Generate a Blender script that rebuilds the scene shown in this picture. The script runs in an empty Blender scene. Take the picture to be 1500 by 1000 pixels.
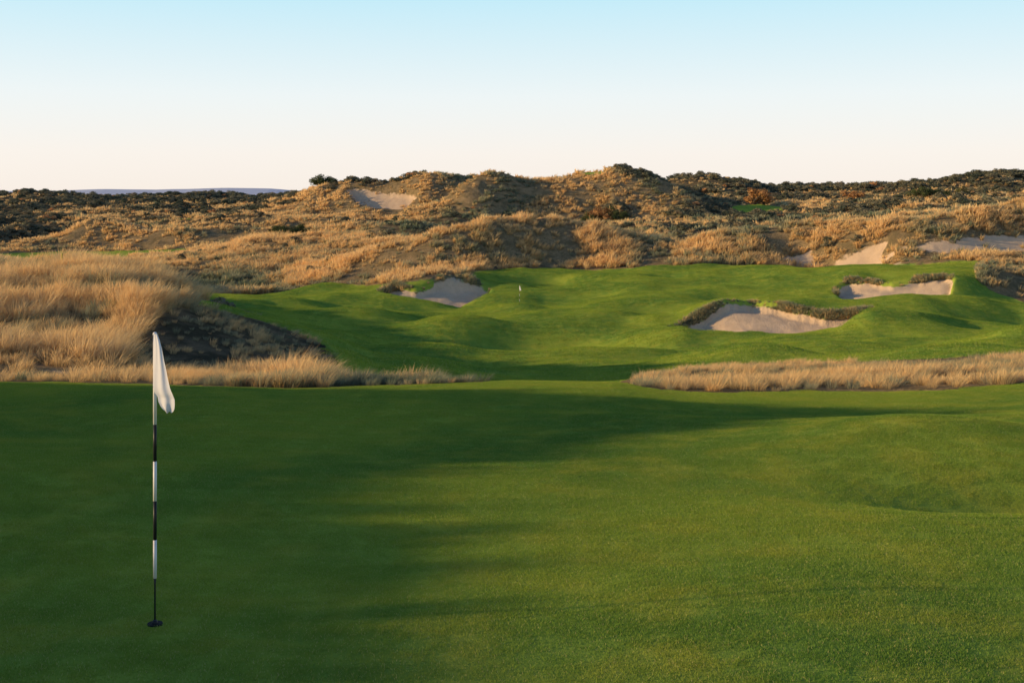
import bpy, math, random
import numpy as np
from mathutils import Vector
random.seed(4); rng=np.random.default_rng(7)
sc=bpy.context.scene
F=1667.0; HY=285.0; CZ=20.0
SUN_EL=math.radians(11.8); SUN_AZ=math.radians(263.0)   # clockwise from +Y

# ---------------------------------------------------------------- noise
_T=rng.random((512,512))
def vnoise(x,y):
    xi=np.floor(x).astype(np.int64); yi=np.floor(y).astype(np.int64)
    fx=x-xi; fy=y-yi
    fx=fx*fx*fx*(fx*(fx*6-15)+10); fy=fy*fy*fy*(fy*(fy*6-15)+10)
    a=_T[xi&511,yi&511]; b=_T[(xi+1)&511,yi&511]; c=_T[xi&511,(yi+1)&511]; d=_T[(xi+1)&511,(yi+1)&511]
    return (a*(1-fx)+b*fx)*(1-fy)+(c*(1-fx)+d*fx)*fy-0.5
def fbm(x,y,o=3):
    s=0;a=1.0
    for i in range(o):
        s=s+a*vnoise(x*(2.03**i)+17.3*i,y*(2.03**i)+5.1*i); a*=0.5
    return s
def smooth(a,b,x):
    t=np.clip((x-a)/(b-a),0,1); return t*t*(3-2*t)
def gau(X,Y,cx,cy,sx,sy): return np.exp(-((X-cx)/sx)**2-((Y-cy)/sy)**2)

# ---------------------------------------------------------------- terrain
def near(X,Y):
    z=-(2.53+0.0687*Y)
    z=z+0.36*gau(X,Y,6.4,17.6,2.4,2.0)
    z=z-0.50*gau(X,Y,6.6,13.6,1.9,1.1)
    z=z-0.35*gau(X,Y,6.5,22.5,4.5,1.8)
    z=z+0.24*vnoise(X/5.5+3.2,Y/3.6)+0.07*vnoise(X/2.1+8,Y/1.8)
    return z
def shade_dune(X,Y):
    # unseen marram dune added left of the frame, shaped to shade the green
    Y2=Y-1.0; Y3=Y-2.0
    A=3.52*smooth(-45,-20,Y2)*(1-smooth(17,25,Y2))*np.exp(-((X+19)/5.5)**2)*(1+0.22*vnoise(Y2/3.6,X/6.0))
    B=4.6*smooth(8.5,19.5,Y3)*(1-smooth(20,27,Y3))*np.exp(-((X+25)/6.0)**2)*(1+0.6*vnoise(Y3/1.9+4,X/6.0))
    return (A+B)*smooth(-.46,-.60,X/np.maximum(Y,1.0))
PX=np.arange(-600,2101.0)
L=[
(27,[(0,560),(200,562),(430,568),(640,562),(750,559),(900,561),(1000,571),(1300,572),(1500,560),(1900,545)]),
(33,[(0,552),(200,554),(300,560),(450,568),(700,571),(900,575),(1000,566),(1100,560),(1500,550)]),
(42,[(0,500),(150,510),(250,530),(400,552),(500,562),(700,566),(900,560),(1000,547),(1100,543),(1300,538),(1500,532)]),
(52,[(0,430),(100,416),(200,424),(265,448),(400,500),(470,526),(550,555),(700,558),(900,553),(1000,549),(1500,540)]),
(60,[(0,398),(100,391),(200,400),(270,424),(350,456),(420,478),(490,508),(550,535),(700,545),(900,540),(1000,535),(1200,527),(1500,515)]),
(76,[(0,425),(200,435),(280,455),(350,470),(480,503),(550,522),(700,534),(900,526),(1100,517),(1300,510),(1500,500)]),
(92,[(0,400),(180,408),(260,440),(300,456),(400,482),(550,516),(700,524),(900,512),(1000,500),(1100,503),(1300,504),(1500,492)]),
(100,[(0,400),(180,408),(250,436),(290,450),(400,478),(550,510),(700,516),(900,503),(960,490),(1000,482),(1050,489),(1130,492),(1220,489),(1275,478),(1400,488),(1500,487)]),
(112,[(0,405),(180,412),(250,435),(290,446),(400,460),(500,470),(600,480),(700,474),(800,464),(900,456),(960,453),(1000,455),(1050,446),(1130,442),(1200,447),(1275,450),(1400,462),(1500,470)]),
(127,[(0,403),(200,418),(290,442),(400,452),(550,457),(650,454),(760,443),(900,440),(1000,435),(1130,431),(1200,433),(1300,437),(1400,432),(1500,440)]),
(137,[(0,398),(200,410),(290,436),(400,440),(500,434),(560,432),(620,438),(670,441),(720,427),(800,427),(900,425),(1000,420),(1130,415),(1220,412),(1260,404),(1330,400),(1390,396),(1430,395),(1500,405)]),
(146,[(0,392),(200,402),(300,433),(400,433),(500,427),(560,415),(600,407),(660,400),(700,402),(720,409),(800,410),(900,407),(1000,405),(1100,400),(1200,397),(1300,393),(1400,388),(1500,388)]),
(160,[(0,394),(150,397),(300,423),(400,420),(480,412),(560,405),(640,400),(720,397),(800,395),(900,392),(1000,386),(1100,385),(1200,390),(1300,388),(1400,379),(1500,370)]),
(175,[(0,392),(200,395),(300,404),(400,398),(450,391),(520,374),(600,354),(650,341),(720,328),(800,325),(870,332),(950,347),(1000,352),(1040,340),(1100,331),(1180,325),(1250,322),(1300,324),(1350,318),(1420,305),(1500,290)]),
(188,[(0,391),(200,393),(300,390),(450,385),(600,384),(700,377),(800,373),(900,372),(1000,373),(1100,365),(1200,353),(1300,345),(1400,330),(1500,316)]),
(215,[(0,389),(200,388),(240,384),(300,371),(380,355),(450,347),(530,343),(620,353),(700,354),(800,353),(900,350),(1000,350),(1100,345),(1300,335),(1500,314)]),
(250,[(0,384),(100,382),(200,382),(300,380),(400,378),(500,372),(600,364),(900,358),(1000,350),(1100,342),(1500,315)]),
(280,[(0,368),(100,366),(200,365),(280,366),(400,360),(500,357),(600,352),(800,350),(1000,340),(1500,312)]),
(298,[(0,360),(60,346),(130,329),(200,334),(300,334),(400,334),(470,329),(520,326),(600,332),(680,338),(750,340),(1000,334),(1100,324),(1500,308)]),
(312,[(0,362),(100,354),(200,352),(300,349),(400,347),(500,343),(560,340),(700,338),(900,336),(1000,330),(1100,322),(1500,308)]),
(330,[(0,342),(200,336),(300,333),(400,331),(480,328),(560,332),(620,324),(700,312),(800,306),(900,306),(1000,313),(1050,318),(1100,315),(1300,308),(1500,300)]),
(355,[(0,325),(100,322),(200,325),(300,322),(400,322),(500,322),(560,324),(610,303),(650,281),(690,265),(730,258),(780,262),(830,254),(900,251),(950,257),(1000,273),(1050,298),(1100,303),(1200,302),(1350,298),(1500,292)]),
(375,[(0,322),(300,320),(370,318),(500,312),(560,318),(600,316),(700,296),(900,280),(1000,292),(1100,301),(1500,292)]),
(410,[(0,312),(200,310),(300,312),(370,311),(400,294),(450,272),(500,264),(540,266),(590,263),(620,256),(650,255),(690,262),(750,276),(900,274),(1000,285),(1050,294),(1100,299),(1200,300),(1500,290)]),
(450,[(0,308),(300,305),(400,302),(500,290),(700,287),(1000,290),(1100,295),(1300,294),(1500,286)]),
(600,[(-300,290),(0,288),(50,287),(150,295),(200,295),(250,290),(300,290),(370,294),(450,290),(600,289),(900,284),(960,270),(1000,262),(1060,262),(1100,273),(1130,280),(1200,278),(1300,280),(1350,274),(1400,264),(1450,259),(1500,259),(1700,264),(2000,280)]),
(800,[(0,297),(2000,296)]),
(1500,[(0,315),(2000,315)]),
(30000,[(0,286.8),(2000,286.8)]),
]
def gsm(v,s):
    k=np.arange(-int(4*s),int(4*s)+1); g=np.exp(-k**2/(2*s*s)); g/=g.sum()
    return np.convolve(np.pad(v,len(k)//2,mode='edge'),g,'valid')
DS=[18.0,22.0]; ZT=[near((PX-750)/F*18,18.0+0*PX),near((PX-750)/F*22,22.0+0*PX)]
for d,pts in L:
    p=np.array(pts,float); py=gsm(np.interp(PX,p[:,0],p[:,1]),7.0)
    DS.append(float(d)); ZT.append(-(py-HY)/F*d)
DS=np.array(DS); ZT=np.array(ZT)
h=np.diff(DS)[:,None]; dl=np.diff(ZT,axis=0)/h
M=np.zeros_like(ZT); M[0]=dl[0]; M[-1]=0
pr=dl[:-1]*dl[1:]; M[1:-1]=np.where(pr>0,2*pr/np.where(pr>0,(dl[:-1]+dl[1:]),1),0)

def base_h(X,Y):
    Ys=np.maximum(Y,0.5)
    px=np.clip(750+F*X/Ys,-600,2099.0)
    w=1+smooth(30,60,Y)*(0.025*np.sin(px/140+1)+0.015*np.sin(px/57))*(1-smooth(500,900,Y))
    d=np.clip(Y/w,18.001,29999.0)
    k=np.clip(np.searchsorted(DS,d,side='right')-1,0,len(DS)-2)
    pi=np.floor(px+600).astype(int); pf=px+600-pi
    def g(T,kk): return T[kk,pi]*(1-pf)+T[kk,np.minimum(pi+1,2700)]*pf
    z0=g(ZT,k);z1=g(ZT,k+1);m0=g(M,k);m1=g(M,k+1)
    hh=DS[k+1]-DS[k]; t=(d-DS[k])/hh
    z=z0*(2*t**3-3*t**2+1)+m0*hh*(t**3-2*t**2+t)+z1*(-2*t**3+3*t**2)+m1*hh*(t**3-t**2)
    z=z*w
    zn=near(X,Y); b=smooth(20,22,Y)
    return zn*(1-b)+z*b

# ---------------------------------------------------------------- zone masks
GX=np.arange(-600,2100.0); GY=np.arange(230,1010.0)
def pmask(pts,blur):
    gx,gy=np.meshgrid(GX+.5,GY+.5); ins=np.zeros(gx.shape,bool)
    n=len(pts)
    for i in range(n):
        x1,y1=pts[i];x2,y2=pts[(i+1)%n]
        if y1==y2: continue
        c=((y1>gy)!=(y2>gy))&(gx<(x2-x1)*(gy-y1)/(y2-y1)+x1)
        ins^=c
    m=ins.astype(float)
    fx=np.fft.rfftfreq(m.shape[1])[None,:]; fy=np.fft.fftfreq(m.shape[0])[:,None]
    return np.fft.irfft2(np.fft.rfft2(m)*np.exp(-2*(math.pi*blur)**2*(fx**2+fy**2)),s=m.shape)
def samp(m,px,py):
    x=np.clip(px+600,0,2698.0); y=np.clip(py-230,0,778.0)
    xi=x.astype(int);yi=y.astype(int);fx=x-xi;fy=y-yi
    return (m[yi,xi]*(1-fx)+m[yi,xi+1]*fx)*(1-fy)+(m[yi+1,xi]*(1-fx)+m[yi+1,xi+1]*fx)*fy
TURF=[
(pmask([(-600,566),(0,560),(60,560),(200,563),(430,569),(640,563),(760,557),(900,559),(960,571),(1050,576),(1200,573),(1300,574),(1400,571),(1500,561),(2100,560),(2100,1010),(-600,1010)],1.5),20,33),
(pmask([(470,600),(495,535),(470,505),(440,487),(380,465),(288,446),(296,436),(400,431),(480,420),(560,414),(640,404),(720,399),(800,396),(900,393),(1000,388),(1045,384),(1100,387),(1200,389),(1300,388),(1400,383),(1435,384),(1432,405),(1450,425),(1500,442),(1700,450),(2100,440),(2100,520),(1500,520),(1400,524),(1300,528),(1200,530),(1100,530),(1000,540),(940,550),(905,560),(900,600)],2.5),30,172),
(pmask([(-600,374),(0,372),(100,369),(280,365),(285,371),(180,380),(100,386),(-600,392)],1.5),195,300),
(pmask([(1065,303),(1110,299),(1150,305),(1145,317),(1080,318)],1.5),320,440),
(pmask([(855,251),(885,249),(885,255),(855,256)],1.0),340,370),
(pmask([(255,318),(350,316),(350,321),(255,323)],1.0),320,370),
]
B1=pmask([(556,423),(580,414),(612,416),(640,404),(665,400),(700,405),(718,415),(704,430),(675,440),(640,438),(600,430)],1.4)
B2=pmask([(980,474),(1005,463),(1035,456),(1070,449),(1105,447),(1140,452),(1170,460),(1210,463),(1245,457),(1277,452),(1262,468),(1232,486),(1160,491),(1080,490),(1020,484)],1.6)
B3=pmask([(1222,428),(1243,413),(1275,407),(1310,410),(1345,402),(1385,400),(1398,408),(1392,424),(1350,431),(1290,436),(1240,435)],1.6)
SAND=[(B1,115,160),(B2,88,122),(B3,110,150),
(pmask([(1120,362),(1150,348),(1190,352),(1230,364),(1290,348),(1320,356),(1360,350),(1400,350),(1450,342),(1500,344),(1600,344),(1600,366),(1480,370),(1400,378),(1340,382),(1290,394),(1240,392),(1190,396),(1160,384)],5),150,190),
(pmask([(505,276),(560,276),(600,280),(614,290),(592,304),(555,312),(525,300)],2),372,412),
(pmask([(-100,530),(60,524),(180,534),(240,552),(120,556),(-100,556)],6),26,42)]
FLANK_SHADE=pmask([(248,446),(300,452),(380,462),(440,480),(490,508),(510,560),(300,553),(180,535),(210,480)],5)
def zones(X,Y,z):
    Ys=np.maximum(Y,1.0); px=750+F*X/Ys; py=np.clip(HY-F*z/Ys,231,1008)
    t=np.where(Y<21,1.0,0.0)
    for m,a,b in TURF: t=np.maximum(t,np.where((Y>=a)&(Y<=b),samp(m,px,py),0))
    t=t*(1-smooth(.15,.5,shade_dune(X,Y)))
    s=0*X
    for i,(m,a,b) in enumerate(SAND):
        v=np.where((Y>=a)&(Y<=b),samp(m,px,py),0)
        if i in (3,5): v=v*np.clip(.70+1.5*fbm(X/6+11,Y/3.5,3),0,1)*(.5 if i==5 else 1)
        if i==4: v=v*np.clip(1.+1.2*fbm(X/8+11,Y/6,3),0,1)
        s=np.maximum(s,v)
    s=np.clip(s,0,1)
    bk=0*X
    for (m,a,b),dep in zip(SAND[:3],(.9,1.25,.85)): bk=bk+dep*np.where((Y>=a)&(Y<=b),samp(m,px,py),0)
    bk=bk+1.6*np.where((Y>=150)&(Y<=190),samp(SAND[3][0],px,py),0)*smooth(1330,1270,px)
    bk=bk+2.0*np.where((Y>=372)&(Y<=412),samp(SAND[4][0],px,py),0)
    scr_shade=.8*smooth(425,470,Y)
    scr_shade=np.maximum(scr_shade,smooth(315,335,Y)*smooth(420,350,px)*(0.9))
    scr_shade=np.maximum(scr_shade,.65*smooth(190,215,Y)*(1-smooth(318,330,Y))*smooth(520,600,px))  # ground behind the mid ridge darkened, shade painted into its colour
    scr_shade=np.maximum(scr_shade,.8*np.where((Y>=36)&(Y<=70),samp(FLANK_SHADE,px,py),0))  # dune flank: low dark cover, plus its shade painted into the ground colour
    return np.clip(t,0,1),s,scr_shade,bk,px,py
def full_h(X,Y):
    z=base_h(X,Y); t,s,scr_shade,bk,px,py=zones(X,Y,z)
    amp=np.clip(0.0048*Y,0.12,1.35)*(1-np.clip(t*1.6+s*.9,0,1))*smooth(24,32,Y)*(1-smooth(1200,1500,Y))
    n1=fbm(X/9.0,Y/9.0,4); n2=fbm(X/28.0+9,Y/24.0+4,3)
    rg=1-np.abs(2*fbm(X/20.0+2,Y/26.0+6,2))
    z2=z+amp*np.where(Y<150,n1*1.1,n1*0.7+n2*1.6+(rg-.6)*smooth(150,260,Y)*1.5)
    z2=z2+t*smooth(40,70,Y)*(1-smooth(160,200,Y))*(1.8*vnoise(X/10+2.6,Y/8+.3)+0.7*vnoise(X/5,Y/4+9))
    z2=z2-bk+s*0.12*fbm(X/1.3,Y/1.3,3)+shade_dune(X,Y)
    return z2,t,s,scr_shade,px,py

rows=np.concatenate([np.arange(-45,2,1.0),np.arange(2,30,.11),np.arange(30,66,.2),np.arange(66,165,.27),np.arange(165,450,.75),np.geomspace(450,900,130),np.geomspace(905,30000,45)])
ud=np.arange(-.49,.4901,.0012); ext=.49+np.cumsum(np.geomspace(.002,.22,75))
U=np.concatenate([-ext[::-1],ud,ext])
W=np.sqrt(np.maximum(rows,0)**2+15**2)
X=(U[None,:]*W[:,None]); Y=np.repeat(rows[:,None],len(U),1)
nr,nc=X.shape
Z,t,s,scr_shade,px,py=full_h(X.ravel(),Y.ravel())
co=np.stack([X.ravel(),Y.ravel(),Z+CZ],1).astype(np.float32)
idx=np.arange(nr*nc).reshape(nr,nc)
q=np.stack([idx[:-1,:-1],idx[:-1,1:],idx[1:,1:],idx[1:,:-1]],-1).reshape(-1,4)

def mesh_np(name,co,faces,size,smoothf=True):
    me=bpy.data.meshes.new(name); nf=len(faces)
    me.vertices.add(len(co)); me.vertices.foreach_set('co',np.asarray(co,np.float32).ravel())
    me.loops.add(nf*size); me.loops.foreach_set('vertex_index',np.asarray(faces,np.int32).ravel())
    me.polygons.add(nf); me.polygons.foreach_set('loop_start',np.arange(0,nf*size,size,dtype=np.int32))
    me.polygons.foreach_set('loop_total',np.full(nf,size,np.int32))
    me.polygons.foreach_set('use_smooth',np.full(nf,smoothf,bool))
    me.update(calc_edges=True); return me

# ---------------------------------------------------------------- node helpers
def newmat(name):
    m=bpy.data.materials.new(name); m.use_nodes=True; nt=m.node_tree; nt.nodes.clear(); return m,nt
class N:
    def __init__(s,nt): s.nt=nt
    def __call__(s,typ,ins=None,**kw):
        n=s.nt.nodes.new(typ)
        for k,v in kw.items(): setattr(n,k,v)
        for k,v in (ins or {}).items():
            if isinstance(v,bpy.types.NodeSocket): s.nt.links.new(v,n.inputs[k])
            else: n.inputs[k].default_value=v
        return n
def C(r,g,b): return (r,g,b,1)
def mix(n,f,a,b,bt='MIX'):
    m=n('ShaderNodeMix',data_type='RGBA',blend_type=bt)
    for i,v in ((0,f),(6,a),(7,b)):
        if isinstance(v,bpy.types.NodeSocket): n.nt.links.new(v,m.inputs[i])
        else: m.inputs[i].default_value=v
    return m.outputs[2]
def mth(n,op,a,b=0.0,c=None,clamp=False):
    m=n('ShaderNodeMath',operation=op,use_clamp=clamp)
    for i,v in enumerate((a,b) if c is None else (a,b,c)):
        if isinstance(v,bpy.types.NodeSocket): n.nt.links.new(v,m.inputs[i])
        else: m.inputs[i].default_value=v
    return m.outputs[0]
def vm(n,op,a,b=None,scale=None):
    m=n('ShaderNodeVectorMath',operation=op)
    for i,v in ((0,a),(1,b)):
        if v is None: continue
        if isinstance(v,bpy.types.NodeSocket): n.nt.links.new(v,m.inputs[i])
        else: m.inputs[i].default_value=v
    if scale is not None:
        if isinstance(scale,bpy.types.NodeSocket): n.nt.links.new(scale,m.inputs['Scale'])
        else: m.inputs['Scale'].default_value=scale
    return m.outputs[0]
def noise(n,vec,scale,det=3,rough=.55):
    return n('ShaderNodeTexNoise',{'Vector':vec,'Scale':scale,'Detail':det,'Roughness':rough}).outputs[0]
def ramp(n,f,a,b):
    m=n('ShaderNodeMapRange',interpolation_type='SMOOTHSTEP'); n.nt.links.new(f,m.inputs[0]); m.inputs[1].default_value=a; m.inputs[2].default_value=b
    return m.outputs[0]
def turfcol(n,pos):
    big=noise(n,pos,.16,3); mid=noise(n,pos,1.3,4)
    c=mix(n,ramp(n,big,.35,.65),C(.195,.320,.055),C(.34,.43,.06))
    c=mix(n,mth(n,'MULTIPLY',ramp(n,mid,.42,.75),.6),c,C(.48,.47,.07))
    return c

# terrain material
mt,nt=newmat('dune_and_turf_ground'); n=N(nt)
geo=n('ShaderNodeNewGeometry'); pos=geo.outputs['Position']
at=n('ShaderNodeAttribute',attribute_name='zone'); sep=n('ShaderNodeSeparateColor',{0:at.outputs['Color']})
nE=noise(n,pos,1.1,4); e1=mth(n,'MULTIPLY_ADD',nE,.7,-.35)
ft=ramp(n,mth(n,'ADD',sep.outputs[0],e1),.38,.62); fs=ramp(n,mth(n,'ADD',sep.outputs[1],e1),.40,.60)
fine=noise(n,pos,28,3,.7); vf=noise(n,pos,110,2,.7)
c=turfcol(n,pos)
c=mix(n,mth(n,'MULTIPLY',ramp(n,fine,.50,.25),.5),c,C(.070,.160,.018))
turfc=mix(n,mth(n,'MULTIPLY',ramp(n,vf,.60,.80),.4),c,C(.50,.47,.14))
r1=noise(n,pos,.5,5,.65); r2=noise(n,pos,5,4,.7)
rc=mix(n,ramp(n,r1,.35,.65),C(.26,.19,.10),C(.46,.32,.17))
rc=mix(n,mth(n,'MULTIPLY',ramp(n,r2,.42,.62),.7),rc,C(.14,.125,.06))
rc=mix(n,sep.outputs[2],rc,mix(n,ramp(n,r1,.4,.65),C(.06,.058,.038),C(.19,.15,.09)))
s1=noise(n,pos,.9,4); sandc=mix(n,s1,C(.58,.42,.27),C(.80,.60,.41)); sandc=mix(n,mth(n,'MULTIPLY',ramp(n,r2,.5,.75),.35),sandc,C(.40,.27,.16))
col=mix(n,ft,rc,turfc); col=mix(n,fs,col,sandc)
hf=mth(n,'ADD',mth(n,'MULTIPLY',fine,.012),mth(n,'MULTIPLY',vf,.004))
ho=mth(n,'MULTIPLY',r2,.25)
hs=mth(n,'MULTIPLY',noise(n,pos,6,3),.08)
hm=n('ShaderNodeMix',{0:ft,2:ho,3:hf}).outputs[0]; hm=n('ShaderNodeMix',{0:fs,2:hm,3:hs}).outputs[0]
bp=n('ShaderNodeBump',{'Strength':1.0,'Distance':1.0,'Height':hm})
df=n('ShaderNodeBsdfDiffuse',{'Color':col,'Roughness':.3,'Normal':bp.outputs[0]})
n('ShaderNodeOutputMaterial',{0:df.outputs[0]})

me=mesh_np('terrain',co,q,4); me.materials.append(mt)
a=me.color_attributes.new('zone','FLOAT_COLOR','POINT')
a.data.foreach_set('color',np.stack([t,s,scr_shade,np.ones_like(t)],1).astype(np.float32).ravel())
terr=bpy.data.objects.new('terrain',me); sc.collection.objects.link(terr)

# ---------------------------------------------------------------- grass tufts
def tuft(name,nb,hgt,rad,wid,seed,wind=.25):
    r=np.random.default_rng(seed); vs=[];fs=[]
    for i in range(nb):
        a=r.uniform(0,2*math.pi); rr=rad*math.sqrt(r.random())*.6
        b=np.array([rr*math.cos(a),rr*math.sin(a),-.06]); H=hgt*r.uniform(.55,1.1)
        lean=r.uniform(.15,.75); d=np.array([math.cos(a),math.sin(a),0])*lean+np.array([wind,0,0])+r.normal(0,.12,3)*[1,1,0]
        fa=r.uniform(0,2*math.pi); sd=np.array([math.cos(fa),math.sin(fa),0])*wid*r.uniform(.7,1.3)
        o=len(vs)
        for k,(tt,ww) in enumerate(((0,1),(.4,.85),(.75,.55))):
            p=b+np.array([0,0,H*tt*(1-.25*tt*lean)])+d*H*tt**1.7*.9
            vs+= [p-sd*ww/2,p+sd*ww/2]
        vs.append(b+np.array([0,0,H*(1-.35*lean)])+d*H*.9)
        fs+=[(o,o+1,o+3,o+2),(o+2,o+3,o+5,o+4),(o+4,o+5,o+6,o+6)]
    me=bpy.data.meshes.new(name); me.from_pydata([tuple(map(float,v)) for v in vs],[],[f if f[2]!=f[3] else f[:3] for f in fs]); return me
mg,nt=newmat('marram_blades'); n=N(nt)
ti=n('ShaderNodeAttribute',attribute_name='tint',attribute_type='INSTANCER').outputs['Fac']
rnd=n('ShaderNodeObjectInfo').outputs['Random']
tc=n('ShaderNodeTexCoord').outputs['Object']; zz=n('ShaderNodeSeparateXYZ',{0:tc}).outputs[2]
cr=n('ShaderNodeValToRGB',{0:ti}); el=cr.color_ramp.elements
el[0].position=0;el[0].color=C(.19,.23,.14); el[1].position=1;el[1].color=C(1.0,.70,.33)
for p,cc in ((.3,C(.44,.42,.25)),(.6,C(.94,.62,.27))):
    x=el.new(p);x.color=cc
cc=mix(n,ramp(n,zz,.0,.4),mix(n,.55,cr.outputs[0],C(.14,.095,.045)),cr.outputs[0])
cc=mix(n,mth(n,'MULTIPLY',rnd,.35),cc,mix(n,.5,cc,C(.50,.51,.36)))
df=n('ShaderNodeBsdfDiffuse',{0:cc}); tr=n('ShaderNodeBsdfTranslucent',{0:cc})
n('ShaderNodeOutputMaterial',{0:n('ShaderNodeMixShader',{0:.38,1:df.outputs[0],2:tr.outputs[0]}).outputs[0]})

def source(name,meshes,mat):
    c=bpy.data.collections.new(name)
    for i,m in enumerate(meshes):
        m.materials.clear(); m.materials.append(mat)
        c.objects.link(bpy.data.objects.new('%s_%02d'%(name,i),m))
    return c
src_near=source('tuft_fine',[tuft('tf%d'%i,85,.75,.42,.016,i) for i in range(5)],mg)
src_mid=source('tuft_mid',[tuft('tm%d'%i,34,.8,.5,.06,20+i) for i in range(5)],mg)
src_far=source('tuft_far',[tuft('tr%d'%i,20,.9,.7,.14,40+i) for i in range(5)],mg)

def scatter(name,P,rot,scl,idx,tint,coll):
    me=bpy.data.meshes.new(name); me.vertices.add(len(P)); me.vertices.foreach_set('co',P.astype(np.float32).ravel())
    for nm,ty,key,v in (('rot','FLOAT_VECTOR','vector',rot),('scl','FLOAT_VECTOR','vector',scl),('vid','INT','value',idx),('tint','FLOAT','value',tint)):
        at=me.attributes.new(nm,ty,'POINT'); at.data.foreach_set(key,np.ascontiguousarray(v,np.int32 if ty=='INT' else np.float32).ravel())
    ob=bpy.data.objects.new(name,me); sc.collection.objects.link(ob)
    ng=bpy.data.node_groups.new(name+'_gn','GeometryNodeTree')
    ng.interface.new_socket('Geometry',in_out='INPUT',socket_type='NodeSocketGeometry')
    ng.interface.new_socket('Geometry',in_out='OUTPUT',socket_type='NodeSocketGeometry')
    gi=ng.nodes.new('NodeGroupInput');go=ng.nodes.new('NodeGroupOutput')
    ip=ng.nodes.new('GeometryNodeInstanceOnPoints'); ci=ng.nodes.new('GeometryNodeCollectionInfo')
    ci.inputs['Collection'].default_value=coll; ci.inputs['Separate Children'].default_value=True; ci.inputs['Reset Children'].default_value=True
    def na(nm,dt):
        x=ng.nodes.new('GeometryNodeInputNamedAttribute'); x.data_type=dt; x.inputs['Name'].default_value=nm; return x.outputs['Attribute']
    er=ng.nodes.new('FunctionNodeEulerToRotation'); lk=ng.links.new
    lk(na('rot','FLOAT_VECTOR'),er.inputs[0]); lk(er.outputs[0],ip.inputs['Rotation'])
    lk(na('scl','FLOAT_VECTOR'),ip.inputs['Scale']); lk(na('vid','INT'),ip.inputs['Instance Index'])
    ip.inputs['Pick Instance'].default_value=True
    lk(gi.outputs[0],ip.inputs['Points']); lk(ci.outputs[0],ip.inputs['Instance']); lk(ip.outputs[0],go.inputs[0])
    ob.modifiers.new('scatter','NODES').node_group=ng
    return ob
def cand(nn,pa,pb,da,db):
    d=np.sqrt(rng.uniform(da*da,db*db,nn)); p=rng.uniform(pa,pb,nn)
    X=(p-750)/F*d; z,t,s,scr_shade,px,py=full_h(X,d); return X,d,z,t,s,scr_shade,px,py
def make(name,specs,coll):
    A=[]
    for nn,pa,pb,da,db,sa,sb,fn in specs:
        X,Y,Z,t,s,scr_shade,px,py=cand(nn,pa,pb,da,db)
        nr_=da<60
        patch=fbm(X/7+3,Y/7+1,3)
        if nr_: patch=fbm(X/2.5+3,Y/2.5+1,3)
        clump=fbm(X/2.2+31,Y/2.2+7,2)
        keep=(t<.35)&(rng.random(nn)<np.clip(1-s*1.25,0.03,1)*np.clip((.85 if nr_ else .7)+patch*1.5+(0 if nr_ else 1.3*clump),.08,1))
        keep&=~((s>.45)&(Y>88)&(Y<149)&(px>540))
        if fn is not None: keep&=fn(X,Y,px,py,t,s,scr_shade)
        sz=rng.uniform(sa,sb,nn)*(1+(.8 if nr_ else .6)*patch+(0 if nr_ else .7*clump))*np.where(Y<75,1-.8*scr_shade,1)
        ex=0
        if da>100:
            # light painted into tint: gold on sunward faces and crest, grey-green where shaded
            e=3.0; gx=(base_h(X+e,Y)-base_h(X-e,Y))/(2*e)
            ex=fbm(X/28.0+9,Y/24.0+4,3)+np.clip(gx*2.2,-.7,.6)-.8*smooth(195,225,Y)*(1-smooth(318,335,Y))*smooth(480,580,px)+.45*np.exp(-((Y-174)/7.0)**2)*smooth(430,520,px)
        tint=np.clip(.58+.7*fbm(X/14+40,Y/14,3)+.45*ex+(.75 if nr_ else .35)*patch+rng.normal(0,.20,nn)-np.where(Y<75,.55*scr_shade,0)-np.where((Y<60)&(px>925),.14,0),0,1)
        A.append([v[keep] for v in (X,Y,Z,sz,tint)])
    X,Y,Z,sz,tint=[np.concatenate(v) for v in zip(*A)]
    m=len(X); P=np.stack([X,Y,Z+CZ-.02],1)
    rot=np.stack([rng.normal(0,.12,m),rng.normal(0,.12,m),rng.uniform(-.9,.9,m)],1)
    scl=np.stack([sz*rng.uniform(.9,1.2,m),sz*rng.uniform(.9,1.2,m),sz*rng.uniform(.8,1.15,m)],1)
    print(name,m)
    return scatter(name,P,rot,scl,rng.integers(0,5,m),tint,coll)
def f_nearleft(X,Y,px,py,t,s,scr_shade):
    foot=(Y<38)&(px<260)
    r=rng.random(len(X))
    return (r<np.clip(1-scr_shade*.75,.015,1))&(~foot|(r<.3))&(shade_dune(X,Y)<.3)
def f_strip(X,Y,px,py,t,s,scr_shade):
    r=rng.random(len(X)); return (r<np.where(px<690,1,.0)+np.where((px>690)&(px<890),.25,0)+np.where(px>930,np.clip(.75+2.2*fbm(X/3.1,Y/2.2,2),.12,1),0))
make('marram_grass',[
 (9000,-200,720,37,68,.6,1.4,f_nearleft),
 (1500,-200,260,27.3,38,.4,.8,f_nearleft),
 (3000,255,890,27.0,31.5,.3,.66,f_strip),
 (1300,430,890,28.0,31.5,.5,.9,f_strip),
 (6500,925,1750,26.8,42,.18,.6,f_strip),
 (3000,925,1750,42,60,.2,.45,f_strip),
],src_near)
Xo=rng.uniform(-36,-13,2600); Yo=rng.uniform(-30,33,2600); Zo=full_h(Xo,Yo)[0]; kq=shade_dune(Xo,Yo)>.4; Xo,Yo,Zo=Xo[kq],Yo[kq],Zo[kq]; m=len(Xo)
scatter('marram_grass',np.stack([Xo,Yo,Zo+CZ],1),np.stack([0*Xo,0*Xo,rng.uniform(-1,1,m)],1),np.repeat(rng.uniform(.3,.8,m)[:,None],3,1),rng.integers(0,5,m),rng.random(m),src_near)  # tufts on the added unseen shade dune
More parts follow.
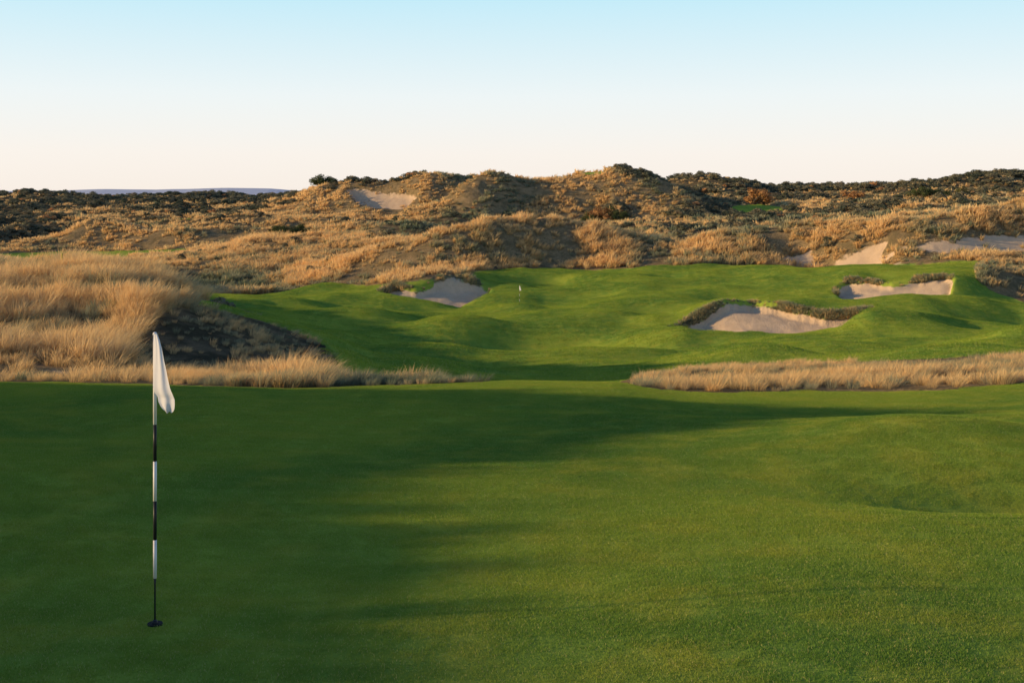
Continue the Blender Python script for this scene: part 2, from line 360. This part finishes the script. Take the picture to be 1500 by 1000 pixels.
make('marram_grass',[
 (22000,-250,1750,66,150,.7,1.2,lambda X,Y,px,py,t,s,scr_shade:((px<620)|(px>1200))&~((Y<118)&(px>235)&(px<1300))&(scr_shade<.3)),
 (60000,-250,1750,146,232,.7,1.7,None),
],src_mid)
make('marram_grass',[(62000,-250,1750,232,430,.6,1.6,lambda X,Y,px,py,t,s,scr_shade:rng.random(len(X))>scr_shade*.6)],src_far)
# fescue hanging over the back lip of each bunker
LX=[];LY=[];LS=[]
for pa,pb,da,db,nn,sa,sb in ((545,730,128,158,26000,.35,.8),(970,1290,94,120,60000,.3,.65),(1215,1410,118,146,36000,.3,.7)):
    X_,Y_,z_,t_,s_,c_,px_,py_=cand(nn,pa,pb,da,db)
    s2=full_h(X_,Y_+.8)[2]
    kp=(s_>.08)&(s_<.55)&(s2<s_-.05)&(rng.random(nn)<np.clip(.45+1.6*fbm(X_/2.5,Y_/2.5,2),.05,1))
    LX.append(X_[kp]);LY.append(Y_[kp]);LS.append(rng.uniform(sa,sb,kp.sum())*(1+1.0*fbm(X_[kp]/2.5,Y_[kp]/2.5,2)))
X_,Y_,z_,t_,s_,c_,px_,py_=cand(6000,1395,1440,124,145); kp=(s_<.2)&(t_<.8); LX.append(X_[kp][:160]);LY.append(Y_[kp][:160]);LS.append(rng.uniform(.4,.9,len(X_[kp][:160])))
LX,LY,LS=map(np.concatenate,(LX,LY,LS)); LZ=full_h(LX,LY)[0]; m=len(LX); print('lip',m)
scatter('fescue_lip_grass',np.stack([LX,LY,LZ+CZ-.03],1),np.stack([rng.normal(.15,.25,m),rng.normal(0,.25,m),rng.uniform(-3,3,m)],1),np.repeat(LS[:,None],3,1),rng.integers(0,5,m),np.clip(rng.normal(.25,.25,m),0,1),src_mid)

# ---------------------------------------------------------------- mown turf blades
mtb,nt=newmat('turf_blades'); n=N(nt); geo=n('ShaderNodeNewGeometry'); pos=geo.outputs['Position']
c=turfcol(n,pos); ri=geo.outputs['Random Per Island']
c=mix(n,mth(n,'MULTIPLY',ri,.6),c,mix(n,.5,c,C(.10,.27,.03)))
c=mix(n,mth(n,'MULTIPLY',mth(n,'GREATER_THAN',ri,.92),.7),c,C(.66,.57,.24))
df=n('ShaderNodeBsdfDiffuse',{0:c}); tr=n('ShaderNodeBsdfTranslucent',{0:c})
n('ShaderNodeOutputMaterial',{0:n('ShaderNodeMixShader',{0:.35,1:df.outputs[0],2:tr.outputs[0]}).outputs[0]})
def turf_patch(name,nb,R,H,wd,seed):
    r=np.random.default_rng(seed); a=r.uniform(0,2*math.pi,nb); rr=R*np.sqrt(r.random(nb))
    b=np.stack([rr*np.cos(a),rr*np.sin(a),0*a-.1*H],1); fa=r.uniform(0,2*math.pi,nb); w_=wd*r.uniform(.6,1.2,nb)*.5
    sd=np.stack([np.cos(fa)*w_,np.sin(fa)*w_,0*fa],1); tip=b+np.stack([r.normal(0,.45*H,nb),r.normal(0,.45*H,nb),H*r.uniform(.5,1.15,nb)],1)
    co=np.stack([b-sd,b+sd,tip+sd*.4,tip-sd*.4],1).reshape(-1,3)
    return mesh_np(name,co,np.arange(nb*4).reshape(nb,4),4,False)
src_t1=source('turf_close',[turf_patch('tc%d'%i,2300,.36,.013,.0042,60+i) for i in range(6)],mtb)
src_t2=source('turf_fairway',[turf_patch('tw%d'%i,420,.95,.05,.03,80+i) for i in range(6)],mtb)
def turf(name,P,coll,e):
    X,Y=P; z=full_h(X,Y)[0]; gx=(full_h(X+e,Y)[0]-full_h(X-e,Y)[0])/(2*e); gy=(full_h(X,Y+e)[0]-full_h(X,Y-e)[0])/(2*e)
    m=len(X); print(name,m)
    scatter(name,np.stack([X,Y,z+CZ+.001],1),np.stack([np.arctan(gy),-np.arctan(gx),0*X],1),np.ones((m,3)),rng.integers(0,6,m),rng.random(m),coll)
gx,gy=np.meshgrid(np.arange(-15,15,.42),np.arange(6.2,29,.42)); gx=gx.ravel()+rng.uniform(-.12,.12,gx.size); gy=gy.ravel()+rng.uniform(-.12,.12,gy.size)
_,t_,s_,_,_,_=full_h(gx,gy); kp=(np.abs(gx)<.5*gy+.4)&(t_>.6)
turf('mown_green_grass',(gx[kp],gy[kp]),src_t1,.2)
gx,gy=np.meshgrid(np.arange(-90,90,1.15),np.arange(33,168,1.15)); gx=gx.ravel()+rng.uniform(-.3,.3,gx.size); gy=gy.ravel()+rng.uniform(-.3,.3,gy.size)
_,t_,s_,_,_,_=full_h(gx,gy); kp=(np.abs(gx)<.5*gy+.4)&(t_>.6)&(s_<.02)
turf('fairway_grass',(gx[kp],gy[kp]),src_t2,.5)

# ---------------------------------------------------------------- shrubs
def shrub_mesh(name,seed,lobes=11,leaves=110,leaf=.16,bare=False):
    r=np.random.default_rng(seed); V=[];Fc=[];mi=[]
    def branch(p0,p1,r0,r1):
        p0=np.array(p0,float);p1=np.array(p1,float);d=p1-p0;d/=np.linalg.norm(d)
        a=np.cross(d,[.3,.9,.1]);a/=np.linalg.norm(a);b=np.cross(d,a);o=len(V)
        for p,rr in ((p0,r0),(p1,r1)):
            for k in range(5):
                an=k*2*math.pi/5; V.append(p+rr*(a*math.cos(an)+b*math.sin(an)))
        for k in range(5):
            Fc.append((o+k,o+(k+1)%5,o+5+(k+1)%5,o+5+k)); mi.append(1)
    for L_ in range(lobes):
        a=r.uniform(0,2*math.pi); rr=r.uniform(.1,1.0)
        c=np.array([rr*math.cos(a)*1.0,rr*math.sin(a)*1.0,r.uniform(.35,1.15)*(1.15-.45*rr)])
        R=r.uniform(.28,.5)
        mid=c*np.array([.35,.35,.45])+r.normal(0,.05,3)
        branch((0,0,-.2),mid,.07,.045); branch(mid,c,.045,.015)
        for j in range(4):
            dd=r.normal(0,1,3);dd/=np.linalg.norm(dd); branch(c,c+dd*R*1.05,.015,.004)
        nl=leaves if not bare else 14
        for j in range(nl):
            dd=r.normal(0,1,3);dd/=np.linalg.norm(dd); p=c+dd*R*(r.random()**.4)*np.array([1,1,.8])
            if p[2]<.05: continue
            nn=dd+r.normal(0,.5,3); nn/=np.linalg.norm(nn); u=np.cross(nn,r.normal(0,1,3));u/=np.linalg.norm(u);v=np.cross(nn,u)
            sz=leaf*r.uniform(.5,1.2); o=len(V)
            V.extend([p-u*sz*.5,p-v*sz*.28,p+u*sz*.5,p+v*sz*.28]); Fc.append((o,o+1,o+2,o+3)); mi.append(0)
    me=bpy.data.meshes.new(name); me.from_pydata([tuple(map(float,v)) for v in V],[],Fc)
    me.polygons.foreach_set('material_index',np.array(mi,np.int32)); return me
def leafmat(name,c1,c2,inst=False,c3=None):
    m,nt=newmat(name); n=N(nt)
    if inst:
        ti=n('ShaderNodeAttribute',attribute_name='tint',attribute_type='INSTANCER').outputs['Fac']
        cr=n('ShaderNodeValToRGB',{0:ti}); e=cr.color_ramp.elements
        e[0].color=c1;e[1].color=c3 or c2;e[0].position=0; x=e.new(.8);x.color=c2
        c=cr.outputs[0]
    else:
        p=n('ShaderNodeTexCoord').outputs['Object']; c=mix(n,ramp(n,noise(n,p,3.5,2),.35,.65),c1,c2)
    df=n('ShaderNodeBsdfDiffuse',{0:c});tr=n('ShaderNodeBsdfTranslucent',{0:c})
    n('ShaderNodeOutputMaterial',{0:n('ShaderNodeMixShader',{0:.2,1:df.outputs[0],2:tr.outputs[0]}).outputs[0]}); return m
bark,nt=newmat('shrub_bark'); n=N(nt)
n('ShaderNodeOutputMaterial',{0:n('ShaderNodeBsdfDiffuse',{0:mix(n,noise(n,n('ShaderNodeTexCoord').outputs['Object'],6),C(.08,.06,.045),C(.2,.16,.12))}).outputs[0]})
mh=leafmat('heath_leaves',C(.09,.115,.085),C(.28,.25,.16),True,C(.64,.34,.15))
cs=bpy.data.collections.new('heath_src')
for i in range(4):
    m_=shrub_mesh('heath%d'%i,100+i,10,60,.26); m_.materials.append(mh); m_.materials.append(bark); cs.objects.link(bpy.data.objects.new('heath_src_%d'%i,m_))
def heath(name,specs):
    A=[]
    for nn,pa,pb,da,db,sa,sb,th in specs:
        X,Y,Z,t,s,scr_shade,px,py=cand(nn,pa,pb,da,db)
        pt=fbm(X/22+7,Y/22+2,3); keep=(t<.2)&(s<.3)&(pt>th)
        A.append([v[keep] for v in (X,Y,Z,rng.uniform(sa,sb,nn)*(1+.5*pt),np.clip(rng.random(nn)*.85+(rng.random(nn)>.92)*.3,0,1))])
    X,Y,Z,sz,tint=[np.concatenate(v) for v in zip(*A)]; m=len(X); print(name,m)
    rot=np.stack([0*X,0*X,rng.uniform(0,6.28,m)],1)
    scl=np.stack([sz*1.25,sz*1.25,sz*rng.uniform(.6,1.1,m)],1)
    scatter(name,np.stack([X,Y,Z+CZ-.15],1),rot,scl,rng.integers(0,4,m),tint,cs)
heath('heath_scrub',[
 (5600,-250,1750,560,640,1.0,2.6,-.2),
 (3800,-250,1750,440,560,1.0,2.0,-.03),
 (4000,-250,390,318,440,.6,1.5,-.04),
 (400,400,700,390,425,.8,1.5,.1),
 (1800,860,1080,325,420,.6,1.4,-.08),
 (1500,1080,1750,300,440,.7,1.7,.04),
 (2400,480,1750,205,335,.5,1.4,.06),
 (900,450,1750,150,205,.3,.8,.15),
 (500,-100,480,70,260,.3,1.0,.16),
])
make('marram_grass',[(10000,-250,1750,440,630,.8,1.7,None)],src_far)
SM={'g':leafmat('shrub_green',C(.045,.07,.03),C(.12,.14,.06)),'o':leafmat('shrub_rust',C(.27,.13,.05),C(.60,.33,.14)),'y':leafmat('shrub_olive',C(.08,.09,.035),C(.20,.18,.08))}
def put_shrub(px,py,d,size,kind,seed,bare=False):
    m_=shrub_mesh('coastal_shrub',seed,13,190,.14,bare); m_.materials.append(SM[kind]); m_.materials.append(bark)
    X=(px-750)/F*d; z=float(full_h(np.array([X]),np.array([float(d)]))[0][0])
    o=bpy.data.objects.new('coastal_shrub',m_); o.location=(X,d,z+CZ-.1); o.scale=(size*1.15,size,size*.9); o.rotation_euler=(0,0,seed); sc.collection.objects.link(o)
for i,a_ in enumerate([(415,335,290,2.6,'g'),(437,335,291,2.4,'g'),(403,335,291,1.7,'g'),(455,337,290,1.5,'g'),
  (1102,300,400,5.0,'o'),(1120,300,402,3.2,'o'),(1250,297,430,4.5,'o'),(1275,297,430,3.2,'o'),(880,312,325,3.8,'o'),(900,314,324,3.2,'g'),(862,314,324,2.8,'g'),(915,316,322,2.2,'g'),
  (785,320,318,3.4,'o',True),(1350,300,360,3.5,'g'),(1375,300,360,3.0,'g'),(1410,300,365,3.4,'y'),
  (470,272,408,4.0,'g'),(485,270,409,3.0,'g'),(600,262,409,3.6,'y'),(620,262,409,3.5,'g'),(640,262,410,3.0,'g'),(1440,320,200,1.3,'y')]):
    put_shrub(a_[0],a_[1],a_[2],a_[3],a_[4],300+i,len(a_)>5)

# ---------------------------------------------------------------- flags
def simple(name,c,rough=.5,var=.0,spec=.3):
    m,nt=newmat(name); n=N(nt); p=n('ShaderNodeTexCoord').outputs['Object']
    cc=mix(n,noise(n,p,25,3),c,C(*(v*(1-var) for v in c[:3])))
    b=n('ShaderNodeBsdfPrincipled',{'Base Color':cc,'Roughness':rough,'Specular IOR Level':spec}); n('ShaderNodeOutputMaterial',{0:b.outputs[0]}); return m
mw=simple('white_pole_paint',C(.86,.84,.82),.5,.05); mk=simple('black_pole_paint',C(.02,.02,.022),.45,.1)
mcup=simple('cup_dark',C(.01,.01,.008),.8,.2)
mf,nt=newmat('flag_cloth'); n=N(nt); p=n('ShaderNodeTexCoord').outputs['Object']
cc=mix(n,noise(n,p,12,3),C(.84,.83,.88),C(.79,.78,.83)); wv=n('ShaderNodeTexWave',{'Vector':p,'Scale':160.0}); b2=n('ShaderNodeBump',{'Strength':.1,'Distance':.002,'Height':wv.outputs[1]})
n('ShaderNodeOutputMaterial',{0:n('ShaderNodeMixShader',{0:.3,1:n('ShaderNodeBsdfDiffuse',{0:cc,'Normal':b2.outputs[0]}).outputs[0],2:n('ShaderNodeBsdfTranslucent',{0:cc}).outputs[0]}).outputs[0]})
def lathe(name,prof,seg,mat):
    V=[];Fc=[]
    for r_,z_ in prof:
        for k in range(seg): V.append((r_*math.cos(2*math.pi*k/seg),r_*math.sin(2*math.pi*k/seg),z_))
    for i in range(len(prof)-1):
        for k in range(seg): Fc.append((i*seg+k,i*seg+(k+1)%seg,(i+1)*seg+(k+1)%seg,(i+1)*seg+k))
    Fc.append(tuple(range(seg))[::-1]); Fc.append(tuple((len(prof)-1)*seg+k for k in range(seg)))
    me=bpy.data.meshes.new(name); me.from_pydata(V,[],Fc)
    for p in me.polygons: p.use_smooth=len(p.vertices)==4
    me.materials.append(mat); return bpy.data.objects.new(name,me)
def flagstick(X,Y,sd):
    z=float(full_h(np.array([X]),np.array([Y]))[0][0])+CZ
    root=bpy.data.objects.new('golf_flagstick',None); root.location=(X,Y,z); root.empty_display_size=.2; sc.collection.objects.link(root)
    def add(o,loc=(0,0,0)):
        o.parent=root;o.location=loc;sc.collection.objects.link(o)
    S=.00494; H=2.12
    bands=[(912,843,'k',.0065),(843,787,'w',.0125),(787,730,'k',.0125),(730,672,'w',.0125),(672,618,'k',.0125),(618,487,'w',.0125)]
    for i,(a,b,c_,r_) in enumerate(bands):
        z0=(912-a)*S; z1=(912-b)*S; r0=.007 if i==0 else r_+.0006*(i%2)
        prof=[(r0,z0-(.1 if i==0 else 0)),(r0,z1)]
        if i==0: prof=[(.0065,z0-.1),(.0065,z1-.05),(.0095,z1)]
        add(lathe('pole_band_%d'%i,prof,16,mk if c_=='k' else mw))
    add(lathe('pole_cap',[(.012,H-.025),(.015,H-.02),(.015,H-.008),(.008,H)],16,mw))
    add(lathe('cup_hole',[(.054,-.03),(.054,.016)],28,mcup))
    add(lathe('cup_ferrule',[(.022,.012),(.022,.022),(.012,.04)],16,mk))
    ys=[0,8,20,37,50,65,77,85,92,100,107,111,114]
    le=[-2,-2,-2,-2,-2,-2,-2,0,5,6,9,12,16]; ri=[6,10,14,18,22,26,30,34,36,36,34,31,26]
    nu=29;nv=46;V=[];Fc=[]
    for j in range(nv):
        yy=114*j/(nv-1); l=np.interp(yy,ys,le);r_=np.interp(yy,ys,ri)
        for i in range(nu):
            u=i/(nu-1); x=(l+(r_-l)*u+.4)*S
            dep=.012*math.sin(u*6.5+yy*.015+sd)*(.25+.75*yy/114)*min(1,u*4)+.004*math.sin(u*13+yy*.05)
            V.append((x,dep-.018-(r_-l)*u*S*.75,H-.01-yy*S+.006*math.sin(u*9+1)*(yy>100)))
    for j in range(nv-1):
        for i in range(nu-1): Fc.append((j*nu+i,(j+1)*nu+i,(j+1)*nu+i+1,j*nu+i+1))
    me=bpy.data.meshes.new('flag'); me.from_pydata(V,[],Fc); me.materials.append(mf)
    for p in me.polygons:p.use_smooth=True
    add(bpy.data.objects.new('flag',me))
    return root
flagstick((227-750)/F*8.24,8.24,0.4)
flagstick((761-750)/F*127.0,127.0,1.4)

# yellow stake and timber fence far left
def box(V,Fc,c,s_):
    o=len(V)
    for dx in(-1,1):
        for dy in(-1,1):
            for dz in(-1,1): V.append((c[0]+dx*s_[0]/2,c[1]+dy*s_[1]/2,c[2]+dz*s_[2]/2))
    for f in ((0,1,3,2),(4,6,7,5),(0,4,5,1),(2,3,7,6),(0,2,6,4),(1,5,7,3)): Fc.append(tuple(o+k for k in f))
my=simple('yellow_stake_paint',C(.60,.45,.08),.5,.2)
Xs=(91-750)/F*61; zs=float(full_h(np.array([Xs]),np.array([61.0]))[0][0])+CZ
o=lathe('yellow_marker_stake',[(.01,-.2),(.06,-.1),(.06,.60),(.04,.66),(.01,.68)],10,my); o.location=(Xs,61,zs+.1); sc.collection.objects.link(o)
mwd=simple('weathered_timber',C(.30,.25,.19),.8,.4); V=[];Fc=[]
for i in range(9):
    d=301+.4*i; Xf=(186+7*i-750)/F*d; zf=float(full_h(np.array([Xf]),np.array([d]))[0][0])+CZ
    box(V,Fc,(Xf,d,zf+.65),(.16,.16,1.7))
    if i:
        for hh in (.6,1.15):
            o_=len(V)
            for (ax,ay,az) in ((lx,ly,lz),(Xf,d,zf)):
                for dy in(-.04,.04):
                    for dz in(-.07,.07): V.append((ax,ay-.13+dy,az+hh+dz))
            for f in ((0,1,3,2),(4,6,7,5),(0,4,5,1),(2,3,7,6),(0,2,6,4),(1,5,7,3)): Fc.append(tuple(o_+k for k in f))
    lx,ly,lz=Xf,d,zf
me=bpy.data.meshes.new('wooden_fence'); me.from_pydata(V,[],Fc); me.materials.append(mwd); sc.collection.objects.link(bpy.data.objects.new('wooden_fence',me))

# distant hills, aerial haze painted into the base colour
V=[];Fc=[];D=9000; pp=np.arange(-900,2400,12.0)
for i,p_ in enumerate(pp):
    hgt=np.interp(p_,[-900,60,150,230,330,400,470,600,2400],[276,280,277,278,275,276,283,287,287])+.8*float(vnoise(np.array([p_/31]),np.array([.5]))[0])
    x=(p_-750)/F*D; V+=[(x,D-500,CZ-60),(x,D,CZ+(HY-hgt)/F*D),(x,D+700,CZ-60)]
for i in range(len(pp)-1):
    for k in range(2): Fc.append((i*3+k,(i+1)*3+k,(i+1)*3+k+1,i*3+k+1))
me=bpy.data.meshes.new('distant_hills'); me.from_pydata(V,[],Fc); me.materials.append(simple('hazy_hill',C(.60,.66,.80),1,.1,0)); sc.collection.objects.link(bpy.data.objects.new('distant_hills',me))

# ---------------------------------------------------------------- light, sky, camera
w=bpy.data.worlds.new('World'); sc.world=w; w.use_nodes=True; nt=w.node_tree; nt.nodes.clear(); n=N(nt)
sky=n('ShaderNodeTexSky',sky_type='NISHITA',sun_disc=False,sun_elevation=SUN_EL,sun_rotation=SUN_AZ,altitude=0,air_density=1.0,dust_density=1.0,ozone_density=1.0)
# sea haze: bright cream at the horizon thinning to blue with height
dz=n('ShaderNodeSeparateXYZ',{0:n('ShaderNodeTexCoord').outputs['Generated']}).outputs[2]
hz=n('ShaderNodeValToRGB',{0:dz}); e=hz.color_ramp.elements
e[0].position=0;e[0].color=C(1.0,.91,.83); e[1].position=1;e[1].color=C(.03,.07,.20)
for p_,c_ in ((.035,C(1.0,.94,.88)),(.085,C(.90,.96,.97)),(.17,C(.58,.88,1.0)),(.30,C(.22,.40,.72)),(.5,C(.08,.17,.38))):
    x=e.new(p_);x.color=c_
hz2=vm(n,'SCALE',hz.outputs[0],scale=1/.13)
cc=mix(n,.92,sky.outputs[0],hz2)
bg=n('ShaderNodeBackground',{0:cc,1:.13}); n('ShaderNodeOutputWorld',{0:bg.outputs[0]})
S=Vector((math.sin(SUN_AZ)*math.cos(SUN_EL),math.cos(SUN_AZ)*math.cos(SUN_EL),math.sin(SUN_EL)))
ld=bpy.data.lights.new('sun','SUN'); ld.energy=5.0; ld.angle=math.radians(.8); ld.color=(1,.71,.36)
lo=bpy.data.objects.new('sun',ld); lo.rotation_euler=S.to_track_quat('Z','Y').to_euler(); lo.location=(-40,-20,60); sc.collection.objects.link(lo)
cd=bpy.data.cameras.new('camera'); cd.lens=F/1500*36; cd.sensor_width=36; cd.shift_y=-(500-HY)/1500; cd.clip_end=60000; cd.clip_start=.1
cam=bpy.data.objects.new('camera',cd); cam.location=(0,0,CZ); cam.rotation_euler=(math.pi/2,0,0); sc.collection.objects.link(cam); sc.camera=cam
sc.view_settings.view_transform='Standard'; sc.view_settings.look='None'; sc.view_settings.exposure=0
